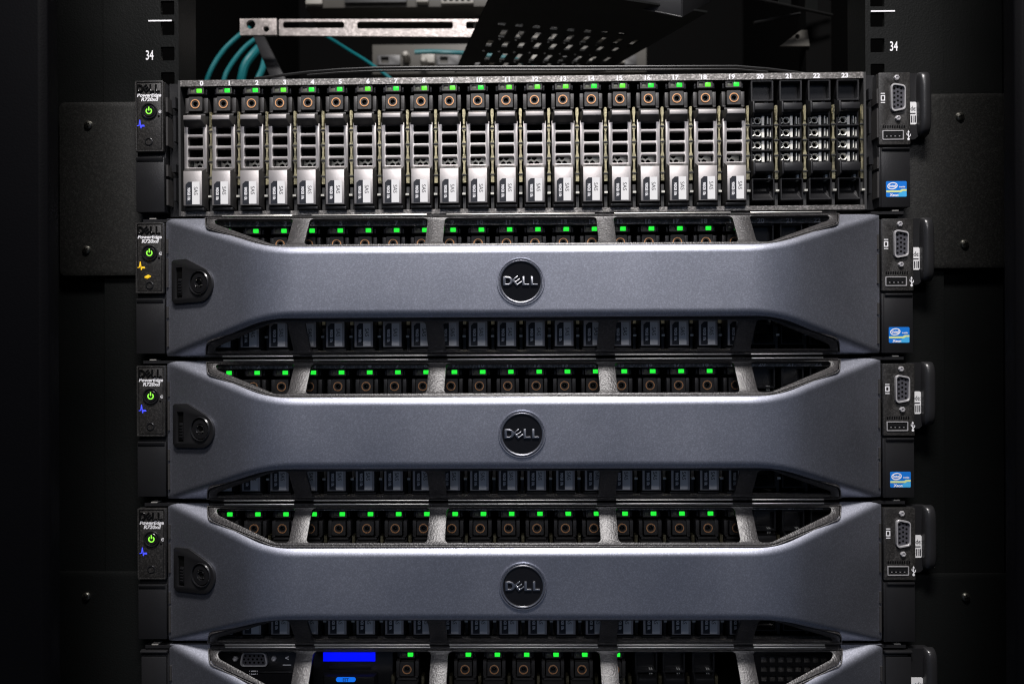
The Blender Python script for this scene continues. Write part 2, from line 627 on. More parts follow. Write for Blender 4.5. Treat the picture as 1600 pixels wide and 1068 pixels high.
def carrier_builder(mb):
    # status light housing
    mb.plate([rect(-4.8, 4.9, 75.3, 79.4, 0.4, 2), rect(-3.6, -0.75, 76.1, 78.7, 0.3, 2), rect(0.1, 3.8, 76.0, 78.8, 0.3, 2)], -3.2, 4, "carrier_charcoal")
    mb.box(-6.4, -5.2, -1.6, 4, 75.5, 78.6, "black_plastic")
    mb.box(5.3, 6.4, -1.6, 4, 75.5, 78.6, "black_plastic")
    # flanks of the release button
    for s in (-1, 1):
        a, b = sorted((s*4.9, s*7.0))
        mb.box(a, b, -2.2, 6, 63.8, 73.0, "carrier_charcoal")
        a, b = sorted((s*4.9, s*6.6))
        mb.frustum((a, b, 62.9, 64.3), -1.0, (a, b, 63.2, 64.0), -3.4, "carrier_charcoal")
    mb.box(-5.8, 5.8, -3.2, 3, 61.5, 62.7, "carrier_charcoal")
    # vented handle: recessed grille between two chamfered bumps
    win = [rect(-4.75, 4.75, z0, z1, 0.7, 3) for z0, z1 in ((49.6, 54.2), (42.4, 48.1), (35.2, 40.8), (28.9, 33.7))]
    mb.plate([rect(-7.0, 7.0, 26.0, 55.6)] + win, -4.4, -1.2, "carrier_silver")
    mb.frustum((-6.9, 6.9, 53.9, 60.8), -4.0, (-5.6, 5.6, 57.0, 59.9), -8.8, "carrier_charcoal")
    mb.frustum((-5.5, 5.5, 57.3, 60.3), -8.6, (-5.4, 5.4, 57.5, 59.6), -9.2, "carrier_silver")
    mb.box(-6.9, 6.9, -4.0, 3, 55.8, 60.8, "carrier_charcoal")
    mb.frustum((-6.95, 6.95, 2.9, 28.7), -4.0, (-5.7, 5.7, 4.4, 25.5), -8.6, "carrier_charcoal")
    mb.box(-5.7, 5.7, -9.0, -8.4, 4.3, 25.6, "carrier_silver")
    mb.box(-6.9, 6.9, -3.9, 3, 2.6, 26.0, "carrier_charcoal")
    mb.box(-6.4, 6.4, -7.4, 2, 1.7, 3.0, "black_plastic")


def drive_body_builder(mb):
    mb.box(-6.9, 6.9, 12, 32, 2, 80, "dark_void")
    for s in (-1, 1):
        a, b = sorted((s*6.2, s*6.9))
        mb.box(a, b, -1.2, 12, 2, 62, "black_plastic")


def hexes(xs, zs, r):
    out = []
    for j, z in enumerate(zs):
        for x in xs:
            xx = x + (r*0.95 if j % 2 else 0)
            out.append(circle(xx, z, r, 6, math.pi/6))
    return out


def drive_mesh_builder(mb):
    hs = hexes((-3.9, -0.2), [28.2 + 3.75*j for j in range(3)], 1.75)
    mb.plate([rect(-6, 6, 26, 38)] + hs, 7.0, 7.5, "mesh_steel")


def led_off_builder(mb):
    mb.box(-3.55, -0.8, -2.7, 1, 76.15, 78.65, "led_off")


def led_on_builder(m):
    def f(mb):
        mb.box(0.35, 3.6, -3.3, 1, 76.2, 78.6, m)
    return f


def button_builder(mb):
    c = (0, 68.7)
    mb.plate([rect(-4.25, 4.25, 64.4, 73.2, 0.5, 2), circle(*c, 1.45, 20)], -4.2, 0, "carrier_charcoal")
    mb.plate([circle(*c, 2.95, 28), circle(*c, 2.25, 28)], -4.55, -4.0, "copper")
    mb.lathe([(1.44, -1.2), (0.01, -1.2)], *c, "dark_void", 16, cap=False)
    mb.lathe([(1.0, -1.3), (0.6, -2.2), (0.01, -2.3)], *c, "carrier_charcoal", 12, cap=False)


def sticker_builder(mb):
    mb.plate([[(-0.3, 4.9), (4.35, 4.9), (4.35, 18.9), (-0.3, 18.9)]], -9.22, -9.0, "white_label")
    mb.plate([[(-4.35, 4.9), (-0.3, 4.9), (-0.3, 18.9), (-2.6, 18.9), (-4.35, 17.2)]], -9.22, -9.0, "dark_label")
    mb.text("SAS", 2.1, 13.2, -9.22, 2.5, "label_ink", xs=0.95, rot=-90, thick=0.05)
    mb.text("900GB 10k", -2.2, 11.2, -9.22, 1.75, "white_print", xs=0.72, rot=-90, thick=0.05, bold=0.025)


def add_drive(server, x, lime=False, mesh=True):
    d = part("hard_drive", "carrier", carrier_builder, server, (x, 0, 0), bevel=0.28, seg=2)
    part("drive_body", "drivebody", drive_body_builder, d)
    if mesh:
        part("mesh_screen", "drivemesh", drive_mesh_builder, d)
    part("activity_light", "ledoff", led_off_builder, d, bevel=0.2)
    part("status_light", "ledon%d" % lime, led_on_builder("led_lime" if lime else "led_green"), d, bevel=0.25)
    part("release_button", "button", button_builder, d, bevel=0.12, seg=1)
    part("label_sticker", "sticker", sticker_builder, d)
    return d


# empty-bay filler
def blank_builder(mb):
    P = "black_plastic"
    mb.plate([rect(-7.0, 7.0, 66.5, 79.6, 0.5, 2), rect(-5.9, 5.9, 67.6, 78.6, 0.4, 2)], -3.4, 6, P)
    mb.box(-5.9, 5.9, 1.0, 3, 66.5, 79, "smooth_black")
    mb.plate([rect(-6.9, 6.9, 25.0, 60.5), ] + [rect(-5.8, 5.8, z0, z0+6.4, 0.3, 2) for z0 in (29.0, 36.6, 44.2, 51.8)], -2.4, 0.5, P)
    for z in (35.9, 43.5, 51.1):
        mb.box(-6.6, 6.6, -3.4, -2.4, z-0.4, z+0.4, P)
    # tray at the foot
    mb.plate([rect(-7.0, 7.0, 4.8, 18.4, 0.5, 2), rect(-6.1, 6.1, 5.7, 17.6, 0.4, 2)], -4.2, 4, P)
    mb.add([(-6.1, -3.4, 5.7), (6.1, -3.4, 5.7), (4.2, 3.0, 12.0), (-4.2, 3.0, 12.0), (4.2, 4.0, 17.6), (-4.2, 4, 17.6),
            (6.1, 4, 17.6), (-6.1, 4, 17.6)], [(0, 1, 2, 3), (3, 2, 4, 5), (1, 6, 4, 2), (0, 3, 5, 7)], "smooth_black")
    for s in (-1, 1):
        a, b = sorted((s*5.9, s*6.9))
        mb.box(a, b, -2.0, 4, 18.4, 26, P)
        mb.box(a, b, -2.0, 4, 60, 67, P)


def grip_builder(z0, z1):
    def f(mb):
        mb.frustum((-6.4, 6.4, z0-1.2, z1+1.0), 0.0, (-5.6, 6.0, z0, z1), -7.0, "black_plastic")
        mb.frustum((-7.4, -5.2, z0-4.5, z1+4), 0.0, (-6.6, -5.4, z0-1.5, z1+1.2), -6.5, "black_plastic")
    return f


def blank_mesh_builder(mb):
    hs = []
    for j in range(4):
        zc = 32.2 + 7.6*j
        hs.append(circle(-2.2, zc, 1.9, 6, math.pi/6))
        hs.append(rect(2.6, 3.5, zc-3.0, zc+3.0))
        hs.append(rect(4.6, 5.2, zc-3.0, zc+2.4))
        hs.append([(-6.0, zc-3.1), (-4.5, zc-3.1), (-4.4, zc-1.3), (-6.0, zc-0.4)])
        hs.append([(-6.0, zc+0.9), (-4.4, zc+1.6), (-4.5, zc+3.1), (-6.0, zc+3.1)])
        hs.append([(-3.6, zc-3.5), (-0.9, zc-3.5), (-0.9, zc-2.6), (-2.2, zc-2.5), (-3.6, zc-2.8)])
    mb.plate([rect(-6.8, 6.8, 27.0, 60.0)] + hs, 1.0, 1.6, "inner_steel")
    for j in range(4):
        zc = 32.2 + 7.6*j
        mb.lathe([(2.6, 1.0), (2.5, -1.0), (2.3, -1.4), (1.9, -1.2), (1.75, 1.0)], -2.2, zc, "bright_mesh", 6, cap=False)
        mb.box(0.2, 1.7, -1.5, 1.0, zc-2.9, zc+2.9, "bright_mesh")
        mb.box(3.75, 4.25, -1.5, 1.0, zc-2.2, zc+2.6, "bright_mesh")
        mb.box(5.4, 5.8, -1.5, 1.0, zc-2.6, zc+1.6, "bright_mesh")
        for w in (R(30), R(150), R(210), R(330)):
            x, z = -2.2 + 2.2*math.cos(w), zc + 2.2*math.sin(w)
            mb.rod([(x, -0.8, z), (x + 1.6*math.cos(w), -0.8, z + 1.6*math.sin(w))], 0.32, "bright_mesh", 5)
    mb.box(2.2, 2.9, -1.5, 2, 64.5, 68, "bright_mesh")
    mb.box(3.5, 4.1, -1.5, 2, 64.5, 68, "bright_mesh")
    mb.box(4.0, 5.4, -1.5, 2, 17.5, 21.0, "bright_mesh")


def add_blank(server, x):
    b = part("drive_blank", "blank", blank_builder, server, (x, 0, 0), bevel=0.22, seg=1)
    part("grip", "grip_hi", grip_builder(60.1, 64.2), b, bevel=0.4)
    part("grip", "grip_lo", grip_builder(22.2, 27.2), b, bevel=0.4)
    part("mesh_screen", "blankmesh", blank_mesh_builder, b)
    part("backing", "blankback", lambda mb: mb.box(-6.9, 6.9, 10, 11, 2, 80, "dark_void"), b)
    return b


# ears
EY = -8.0


def EL(u, v):
    px, py = 200 + u/4.644, 110 + v/4.644
    return ((px-819)/2.527, (560-(py-5.0))/2.527 - 92.2)


def ER(u, v):
    px, py = 1336.5 + u/4.45, 100 + v/4.45
    return ((px-819)/2.527, (560-(py+8.5))/2.527 - 92.2)


def left_ear_builder(mb):
    x0, x1 = -239.6, -222.0
    zs = EL(0, 590)[1]
    mb.box(x0, x1, -5, 2.5, 0.8, 82.2, "black_plastic")
    mb.plate([rect(x0, x1, zs+0.6, 82.2, 0.5, 2), rect(x0+1.1, x1-1.1, zs+1.7, 81.2, 0.3, 2)], EY-0.3, -4.9, "ear_plastic")
    mb.box(x0+1.4, x1-1.4, EY, -4.9, zs+2.0, 80.9, "ear_plastic")
    # lower cover
    mb.box(x0, x1, EY+0.6, -4.9, 0.8, zs-2.9, "black_plastic")
    mb.frustum((x0+0.4, x1-0.4, zs-6.0, zs-2.6), EY+0.7, (x0+0.6, x1-0.8, zs-3.5, zs-2.8), EY-0.5, "black_plastic")


def plain_ear_builder(side):
    def f(mb):
        x0, x1 = sorted((side*239.5, side*222.0))
        mb.box(x0, x1, -5, 2.5, 0.8, 81.0, "black_plastic")
        mb.frustum((x0, x1, 79.0, 81.6), -4.5, (x0+0.5, x1-0.5, 80.2, 81.2), -8, "black_plastic")
        mb.box(x0+1.0, x1-1.0, -7, -4.9, 1.5, 77.5, "black_plastic")
    return f


def ear_logo_builder(mb):
    cx, cz = EL(166, 122)
    for grp in logo_loops(cx, cz, 14.4, 4.9):
        mb.plate(grp, EY-0.7, EY, "embossed_black")


def ear_text_builder(mb):
    cx, cz = EL(170, 170)
    mb.text("PowerEdge", cx, cz, EY, 2.15, "white_print", xs=1.12, shear=0.22, thick=0.06, bold=0.03)
    cx, cz = EL(172, 201)
    mb.text("R720xd", cx, cz, EY, 2.2, "white_print", xs=1.12, shear=0.22, thick=0.06, bold=0.03)


def ear_power_builder(mb):
    c = EL(168, 288)
    mb.lathe([(5.1, EY+0.3), (5.1, EY-0.5), (4.8, EY-0.9), (4.3, EY-0.9), (4.0, EY-0.35), (3.7, EY-0.35), (3.3, EY-0.75), (2.0, EY-0.6), (0.01, EY-0.55)], *c, "smooth_black", 32)
    mb.plate([arc_band(c[0], c[1]-0.1, 1.35, 1.95, R(128), R(412))], EY-0.8, EY-0.4, "power_glow")
    mb.plate([rect(c[0]-0.3, c[0]+0.3, c[1]+0.2, c[1]+2.5)], EY-0.8, EY-0.4, "power_glow")


def ear_id_builder(mb):
    c = EL(248, 293)
    mb.plate([circle(*c, 1.0, 16), circle(*c, 0.72, 16)], EY-0.12, EY, "white_print")
    mb.plate([rect(c[0]-0.55, c[0]+0.55, c[1]-0.15, c[1]+0.15)], EY-0.12, EY, "white_print")
    c = EL(236, 325)
    mb.lathe([(0.75, EY), (0.7, EY-0.15), (0.01, EY-0.15)], *c, "embossed_black", 12)


def zig(mb, pts, w, mname):
    for (a, b) in zip(pts[:-1], pts[1:]):
        A, B = Vector(a), Vector(b)
        t = (B-A).normalized(); n = Vector((-t.y, t.x))*w/2
        e = t*w*0.3
        mb.plate([[tuple(A-e-n), tuple(B+e-n), tuple(B+e+n), tuple(A-e+n)]], EY-0.22, EY, mname)


def ear_pulse_builder(m):
    def f(mb):
        pts = [EL(u, v) for u, v in ((80, 394), (92, 392), (98, 352), (106, 410), (112, 390), (128, 390))]
        zig(mb, pts, 0.42, m)
        c = EL(124, 396)
        mb.plate([rect(c[0]-0.9, c[0]+0.7, c[1]-0.35, c[1]+0.25)], EY-0.2, EY, m)
    return f


def ear_fault_builder(mb):
    c = EL(150, 462)
    mb.plate([[(c[0]-1.9, c[1]+0.1), (c[0]-0.1, c[1]-0.6), (c[0]+2.2, c[1]+0.6), (c[0]+0.5, c[1]+1.3)]], EY-0.2, EY, "status_amber")
    mb.plate([[(c[0]-1.9, c[1]-0.45), (c[0]-0.1, c[1]-1.15), (c[0]+2.2, c[1]+0.05), (c[0]+2.2, c[1]+0.35), (c[0]-0.1, c[1]-0.85), (c[0]-1.9, c[1]-0.15)]], EY-0.2, EY, "status_amber")


def ear_screw_builder(mb):
    c = EL(163, 510)
    mb.lathe([(2.5, EY+0.2), (2.5, EY-0.25), (2.2, EY-0.4), (1.9, EY-0.4), (1.75, EY+0.1), (0.9, EY+0.2), (0.01, EY+0.1)], *c, "smooth_black", 20)


def right_ear_builder(mb):
    x0, x1 = 222.0, 241.2
    zs = ER(0, 555)[1]
    zb = ER(0, 970)[1] - 1.0
    mb.box(x0, x1, -5, 2.5, zb, 81.6, "black_plastic")
    c = ER(322, 230)
    hole = vga_outline(c, 1.06)
    mb.plate([rect(x0, x1, zs+0.2, 81.6, 0.5, 2), hole], EY, -4.9, "ear_plastic")
    mb.box(x0, x1, EY+0.9, -4.9, zb, zs-1.4, "black_plastic")
    mb.frustum((x0+1.8, x1-0.3, zs-4.0, zs-1.2), EY+1.0, (x0+2.2, x1-0.5, zs-2.4, zs-1.5), EY-0.2, "black_plastic")
    mb.box(x0, x0+1.5, EY+0.3, EY+1.0, zb, zs-1.4, "black_plastic")
    for k in range(10):
        c = ER(222 + k*16, 428)
        mb.box(c[0]-0.45, c[0]+0.45, EY-0.25, EY, c[1]-0.9, c[1]+0.9, "dark_void")


def vga_outline(c, s=1.0, w=8.6, h=18.0):
    # D-shaped shell standing on end: wide side left
    pts = [(-w/2, -h/2), (w/2, -h/2+1.6), (w/2, h/2-1.6), (-w/2, h/2)]
    return rounded([(c[0]+x*s, c[1]+z*s) for x, z in pts], 2.1*s, 4)


def vga_builder(c, rot=False):
    def f(mb):
        fn = None
        if rot:
            fn = lambda p: (c[0] - (p[2]-c[1]), p[1], c[1] + (p[0]-c[0]))
        mb.plate([vga_outline(c, 1.0), vga_outline(c, 0.88)], EY-1.6, EY+1.5, "nickel", fn)
        mb.plate([vga_outline(c, 0.87)], EY-0.5, EY+1.0, "vga_blue", fn)
        for col in range(3):
            for r_ in range(5):
                x = c[0] + (col-1)*2.1
                z = c[1] + (r_-2)*2.75 + (0.9 if col == 1 else 0)
                mb.lathe([(0.72, EY-0.56), (0.01, EY-0.56)], x, z, "dark_void", 8, fn=fn, cap=False)
    return f


def jack_screw_builder(mb):
    mb.lathe([(1.75, 0.1), (1.75, -0.9), (1.5, -1.3), (0.95, -1.4), (0.75, -0.6), (0.01, -0.5)], 0, 0, "nickel", 6)


def ear_icons_builder(mb):
    c = ER(222, 230)
    mb.plate([rect(c[0]-1.3, c[0]+1.3, c[1]-1.7, c[1]+1.7), rect(c[0]-0.75, c[0]+0.75, c[1]-1.1, c[1]+1.1)], EY-0.12, EY, "white_print")
    for s in (-1, 1):
        mb.plate([rect(c[0]-1.3, c[0]+1.3, c[1]+s*2.8-0.25, c[1]+s*2.8+0.25)], EY-0.12, EY, "white_print")
    c = ER(396, 490)   # usb trident
    mb.plate([rect(c[0]-0.2, c[0]+0.2, c[1]-2.2, c[1]+2.0)], EY-0.1, EY, "white_print")
    mb.plate([[(c[0]-0.7, c[1]+1.8), (c[0]+0.7, c[1]+1.8), (c[0], c[1]+3.1)]], EY-0.1, EY, "white_print")
    mb.plate([circle(c[0], c[1]-2.3, 0.75, 10)], EY-0.14, EY, "white_print")
    mb.plate([[(c[0], c[1]-1.6), (c[0]+1.3, c[1]-0.2), (c[0]+1.3, c[1]+0.9), (c[0]+0.95, c[1]+0.9), (c[0]+0.95, c[1]), (c[0], c[1]-1.0)]], EY-0.16, EY, "white_print")
    mb.plate([[(c[0], c[1]-0.8), (c[0]-1.2, c[1]+0.4), (c[0]-1.2, c[1]+1.4), (c[0]-0.85, c[1]+1.4), (c[0]-0.85, c[1]+0.6), (c[0], c[1]-0.2)]], EY-0.18, EY, "white_print")


def usb_builder(mb):
    a = ER(215, 520); b = ER(362, 455)
    mb.plate([rect(a[0], b[0], a[1], b[1], 0.4, 2), rect(a[0]+0.5, b[0]-0.5, a[1]+0.5, b[1]-0.5, 0.3, 2)], EY-0.5, EY+0.5, "nickel")
    mb.box(a[0]+0.5, b[0]-0.5, EY-0.08, EY+0.3, a[1]+0.5, b[1]-0.5, "usb_black")
    zc = (a[1]+b[1])/2
    mb.box(a[0]+1.6, b[0]-1.6, EY-0.4, EY, zc-0.5, zc+1.0, "smooth_black")
    for k in range(4):
        x = a[0]+2.6+k*2.6
        mb.box(x-0.4, x+0.4, EY-0.46, EY-0.1, zc-0.9, zc-0.5, "nickel")


def cpu_sticker_builder(mb):
    a = ER(243, 912); b = ER(385, 803)
    y = EY+0.9
    w, h = b[0]-a[0], b[1]-a[1]
    mb.plate([rect(a[0], b[0], a[1], b[1], 0.7, 3)], y-0.15, y, "sticker_blue")
    mb.plate([[(a[0]+w*0.42, a[1]+0.15), (b[0]-0.3, a[1]+0.15), (b[0]-0.15, a[1]+0.4), (b[0]-0.15, a[1]+h*0.42), (a[0]+w*0.72, a[1]+h*0.33)]], y-0.19, y-0.1, "sticker_cyan")
    def st(u, v): return (a[0]+u*w, a[1]+v*h)
    mb.plate([[st(0.01, .29), st(.72, .29), st(.82, .37), st(.99, .37), st(.99, .49), st(.76, .49), st(.68, .41), st(.01, .41)]], y-0.23, y-0.1, "sticker_yellow")
    c = st(0.31, 0.70)
    n = 26
    ol = [(c[0]+math.cos(2*math.pi*k/n)*w*0.25, c[1]+math.sin(2*math.pi*k/n)*h*0.225 + math.cos(2*math.pi*k/n)*0.25) for k in range(n)]
    il = [(c[0]+math.cos(2*math.pi*k/n)*w*0.205, c[1]+math.sin(2*math.pi*k/n)*h*0.165 + math.cos(2*math.pi*k/n)*0.25) for k in range(n)]
    mb.plate([ol, il], y-0.24, y-0.1, "white_print")
    mb.text("intel", c[0], c[1]+0.1, y-0.16, 1.9, "white_print", xs=0.95, thick=0.1, bold=0.02)
    p = st(0.78, 0.64)
    mb.text("inside", p[0], p[1], y-0.16, 1.0, "white_print", xs=1.15, thick=0.1, bold=0.02)
    p = st(0.38, 0.13)
    mb.text("Xeon", p[0], p[1], y-0.16, 1.7, "white_print", xs=1.0, thick=0.1, bold=0.03)


def tab_builder(mb):
    # rounded black pull handle standing out beside the ear
    x0, x1 = 241.4, 253.6
    z1, z0 = 82.2, 41.2
    mb.plate([rounded([(x0-4, z0), (x0+4.0, z0), (x1, z0+8), (x1, z1), (x0-4, z1)], [0, 3, 5, 4, 0], 5)], -5.0, 1.0, "black_plastic")
    # rounded grip: a half-round bar with domed ends
    cx, a, b = x0+9.0, 4.0, 7.0
    n, m = 22, 12
    vs, fs = [], []
    zc, hz = (z0+2.0+z1+0.4)/2, (z1+0.4-z0-2.0)/2
    for i in range(n+1):
        t = -1 + 2*i/n
        t = math.copysign(1-(1-abs(t))**1.8, t)
        sc = (1-abs(t)**5)**(1/3.0) if abs(t) < 1 else 0.0
        sc = max(sc, 0.05)
        for j in range(m+1):
            w = math.pi*j/m
            ex = math.copysign(abs(math.cos(w))**0.7, math.cos(w))
            vs.append((cx - a*ex*(0.6+0.4*sc), -3.5 - b*math.sin(w)**0.7*sc, zc + hz*t))
    for i in range(n):
        for j in range(m):
            k = i*(m+1)+j
            fs.append((k, k+1, k+m+2, k+m+1))
        fs.append((i*(m+1)+m, i*(m+1), (i+1)*(m+1), (i+1)*(m+1)+m))
    fs.append(tuple(reversed(range(m+1))))
    fs.append(tuple(n*(m+1)+j for j in range(m+1)))
    mb.add(vs, fs, "grip_gloss")


def tab_sticker_builder(mb):
    y = -5.2
    x0, x1, z0, z1 = 236, 246.4, 50.4, 64.3
    mb.plate([rect(x0, x1, z0, z1, 0.9, 3)], y-0.1, y+0.2, "white_label")
    mb.text("ode:", 243.7, 60.4, y-0.1, 3.0, "label_ink", xs=0.72, thick=0.06, bold=0.01)
    mb.plate([rect(x0+1, x1-0.6, 56.8, 57.5)], y-0.16, y-0.1, "label_ink")
    rnd = random.Random(3)
    x = x0 + 1
    while x < x1-1.0:
        w = rnd.choice((0.25, 0.4, 0.7))
        mb.plate([rect(x, x+w, 51.5, 55.8)], y-0.16, y-0.1, "label_ink")
        x += w + rnd.choice((0.3, 0.45))


# bezel -------------------------------------------------------------
BX, BZ0, BZ1 = 221.3, -0.7, 84.8        # outline
YB, YF = 6.0, 34.0                    # depth of rim / of front band (towards viewer)
FX, FZ0, FZ1 = 150.0, 22.9, 61.2       # front band
ZC = (FZ0+FZ1)/2
SL = (YF-YB)/(BX-FX)
TS = (YF-YB)/(BZ1-FZ1)


def smin(a, b, k):
    h = max(k-abs(a-b), 0.0)/k
    return min(a, b) - h*h*k*0.25


def bez_h(x, z):
    side = YB + (BX-abs(x))*SL
    t = YB + (BZ1-z)*TS
    lo = YB + (z-BZ0)*(YF-YB)/(FZ0-BZ0)
    front = smin(YF, side, 7.0)
    return smin(smin(front, t, 3.4), lo, 3.4)


CUT_X0, CUT_X1, CUT_V = 149.0, 195.5, 1.8   # opening: bottom half-width, top half-width, height above band edge


def cut_top(x, low=False):
    """upper boundary of the bezel body at x (start of the slot opening)"""
    x = abs(x)
    zt = BZ1 if not low else ZC*2-BZ0
    zb = FZ1 + CUT_V
    k = (BZ1-FZ1)/(BX-FX)
    xe = CUT_X1-8.0
    d = min(x, xe)-CUT_X0
    z = zb + max(0.0, d)*k
    if abs(d) < 12:                      # soft knee
        z = zb + k*(d+12)**2/48
    if x > xe:
        u = min(1.0, (x-xe)/8.0)
        z = z + k*(x-xe)*(1-u) + (BZ1-z)*(1-math.sqrt(max(0, 1-u*u)))
    if x >= CUT_X1:
        z = BZ1
    return min(z, BZ1)


def bezel_builder(mb):
    xs = []
    x = 0.0
    def rng(a, b, n): return [a+(b-a)*i/n for i in range(n)]
    pos = rng(0, 130, 12) + rng(130, 165, 24) + rng(165, 187.5, 10) + rng(187.5, 193.5, 12) + rng(193.5, 195.5, 10) + rng(195.5, 217, 6) + [217, 219, 220.4, BX]
    xs = [-p for p in reversed(pos[1:])] + pos
    rows = []
    for x in xs:
        cr = FZ1 + max(0, abs(x)-FX)*(BZ1-FZ1)/(BX-FX)        # crease height
        cl = FZ0 - max(0, abs(x)-FX)*(FZ0-BZ0)/(BX-FX)
        up = cut_top(x)
        dn = 2*ZC - cut_top(x)
        dn = max(dn, BZ0) if abs(x) < CUT_X1 else BZ0
        zs = []
        inner = min(cr - 4.0, up-4.2)
        innl = max(cl + 4.0, dn+4.2)
        zs += [dn + (innl-dn)*i/14 for i in range(14)]
        zs += [innl + (inner-innl)*i/10 for i in range(10)]
        zs += [inner + (up-inner)*i/14 for i in range(15)]
        rows.append([(x, -bez_h(x, z), z) for z in zs])
    n = len(rows[0])
    vs = [p for r_ in rows for p in r_]
    fs = []
    for i in range(len(rows)-1):
        for j in range(n-1):
            fs.append((i*n+j, (i+1)*n+j, (i+1)*n+j+1, i*n+j+1))
    mb.add(vs, fs, "bezel_paint")
    # returned edge all round
    loop = [i*n for i in range(len(rows))] + [(len(rows)-1)*n+j for j in range(1, n)] + [i*n+n-1 for i in reversed(range(len(rows)-1))] + [j for j in reversed(range(1, n-1))]
    k = len(loop)
    lv = [vs[q] for q in loop]
    bv = []
    for (x, y, z) in lv:
        if abs(x) > BX-0.01:
            bv.append((x, -1.0, z))
        elif abs(x) > CUT_X1:
            bv.append((x, -3.0, z))
        else:
            bv.append((x, y+4.0, z - (1.2 if z > ZC else -1.2)))
    mb.add(lv + bv, [(i, (i+1) % k, k+(i+1) % k, k+i) for i in range(k)], "bezel_paint")


def slot_frame_builder(low):
    def f(mb):
        y_lo, y_hi = 29.0, 11.5                # the frame leans back less than the bezel skin round it
        z_lo, z_hi = FZ1+CUT_V, BZ1+0.1
        L = math.hypot(y_lo-y_hi, z_hi-z_lo)
        cy, cz = (y_lo-y_hi)/L, (z_hi-z_lo)/L
        def xf(p):
            x, y, v = p                       # y = depth behind the frame's plane, v = distance up the slope
            yy = -y_lo + v*cy + y*cz
            zz = z_lo + v*cz - y*cy
            if low:
                zz = 2*ZC - zz
            return (x, yy, zz)
        v0 = 0.35
        vt = L
        ve = v0 + (CUT_X1-5.0-CUT_X0)*(BZ1-FZ1)/(BX-FX)/cz
        tr = [(-CUT_X0+1, v0), (CUT_X0-1, v0), (CUT_X1-3.5, ve), (CUT_X1-0.4, vt), (-CUT_X1+0.4, vt), (-CUT_X1+3.5, ve)]
        def shape(d):
            return rounded(inset(tr, d), [24, 24, 7, 0, 0, 7], 8)
        # thin rim, groove, then the slotted frame
        mb.plate([shape(0.15), shape(0.75)], 0.3, 3.0, "insert_plastic", xf)
        body = shape(1.35)
        hb, ht = v0+2.7, vt-1.8
        holes = []
        for a, b in ((-129.2, -56.8), (-46.4, 46.4), (56.8, 129.2)):
            holes.append(rounded([(a, hb), (b, hb), (b, ht), (a, ht)], 2.6, 4))
        for s in (-1, 1):
            q = [(139.6, hb), (147.0, hb), (CUT_X1-9.0, ve+3.6), (CUT_X1-6.5, ht), (139.6, ht)]
            if s < 0:
                q = [(-x, v) for x, v in reversed(q)]
            holes.append(rounded(q, [2.4, 8, 5, 2, 2.4] if s > 0 else [2.4, 2, 5, 8, 2.4], 5))
        mb.plate([body] + holes, 0.45, 2.6, "insert_plastic", xf)
        p, q = (-193, -11.4, BZ1+0.15), (193, -2.6, BZ1+0.6)
        if low:
            p, q = (p[0], p[1], 2*ZC-q[2]), (q[0], q[1], 2*ZC-p[2])
        mb.box(p[0], q[0], p[1], q[1], p[2], q[2], "insert_plastic")      # flange added to keep lamp light off the chassis lip
        # pale rod over every slot, stands for the glint along its edge
        for a, b in ((-184, -140.5), (-128.5, -57.5), (-45.5, 45.5), (57.5, 128.5), (140.5, 184)):
            p, q = xf((a, -0.2, vt+0.3)), xf((b, -0.2, vt+0.3))
            mb.rod([p, q], 0.5, "glint_steel", 8)
    return f


def badge_builder(mb):
    mb.lathe([(14.0, 2.5), (14.0, -0.5), (13.8, -0.9), (13.3, -0.9), (13.1, -0.2)], 0, 0, "bezel_paint", 56, cap=False)
    mb.lathe([(13.1, -0.2), (13.0, 0.4), (12.7, 0.4)], 0, 0, "dark_void", 56, cap=False)
    mb.lathe([(12.7, 0.4), (12.55, -0.9), (12.2, -1.35), (11.75, -1.2), (11.5, -0.5)], 0, 0, "letter_chrome", 56, cap=False)
    mb.lathe([(11.5, -0.5), (6, -0.55), (0.01, -0.55)], 0, 0, "badge_black", 56, cap=False)


def badge_logo_builder(mb):
    for grp in logo_loops(0, 0.3, 20.5, 5.4):
        mb.plate(grp, -1.5, -0.4, "letter_chrome")


LOCK_ANG = math.atan2(YF-YB, BX-FX)


def lock_builder(mb):
    k = 10.68*2.6
    def q(u, v): return ((u-600)/k*(1.22 if u < 500 else 1.0), -(v-590)/k)
    arc = [q(600+285*math.cos(w), 620+290*math.sin(w)) for w in [R(-68)+R(158)*i/12 for i in range(13)]]
    ol = [q(600, 915), q(150, 925), q(100, 870), q(100, 205), q(135, 175), q(360, 168)]
    outline = arc + ol[1:]
    slot = [q(175, 830), q(295, 830), q(295, 310), q(175, 310)]
    c = (0, 0)
    mb.plate([outline[::-1], slot, circle(0, 0, 7.7, 32)], -1.6, 0.6, "black_plastic")
    mb.plate([[(p[0], p[1]) for p in slot]], -0.45, 0.0, "dark_void")
    a, b = q(205, 780), q(265, 500)
    mb.box(a[0], b[0], -0.9, -0.2, a[1], b[1], "smooth_black")
    for i in range(5):
        z = a[1]+1.2+i*1.8
        mb.box(a[0], b[0], -1.3, -0.6, z, z+0.7, "smooth_black")


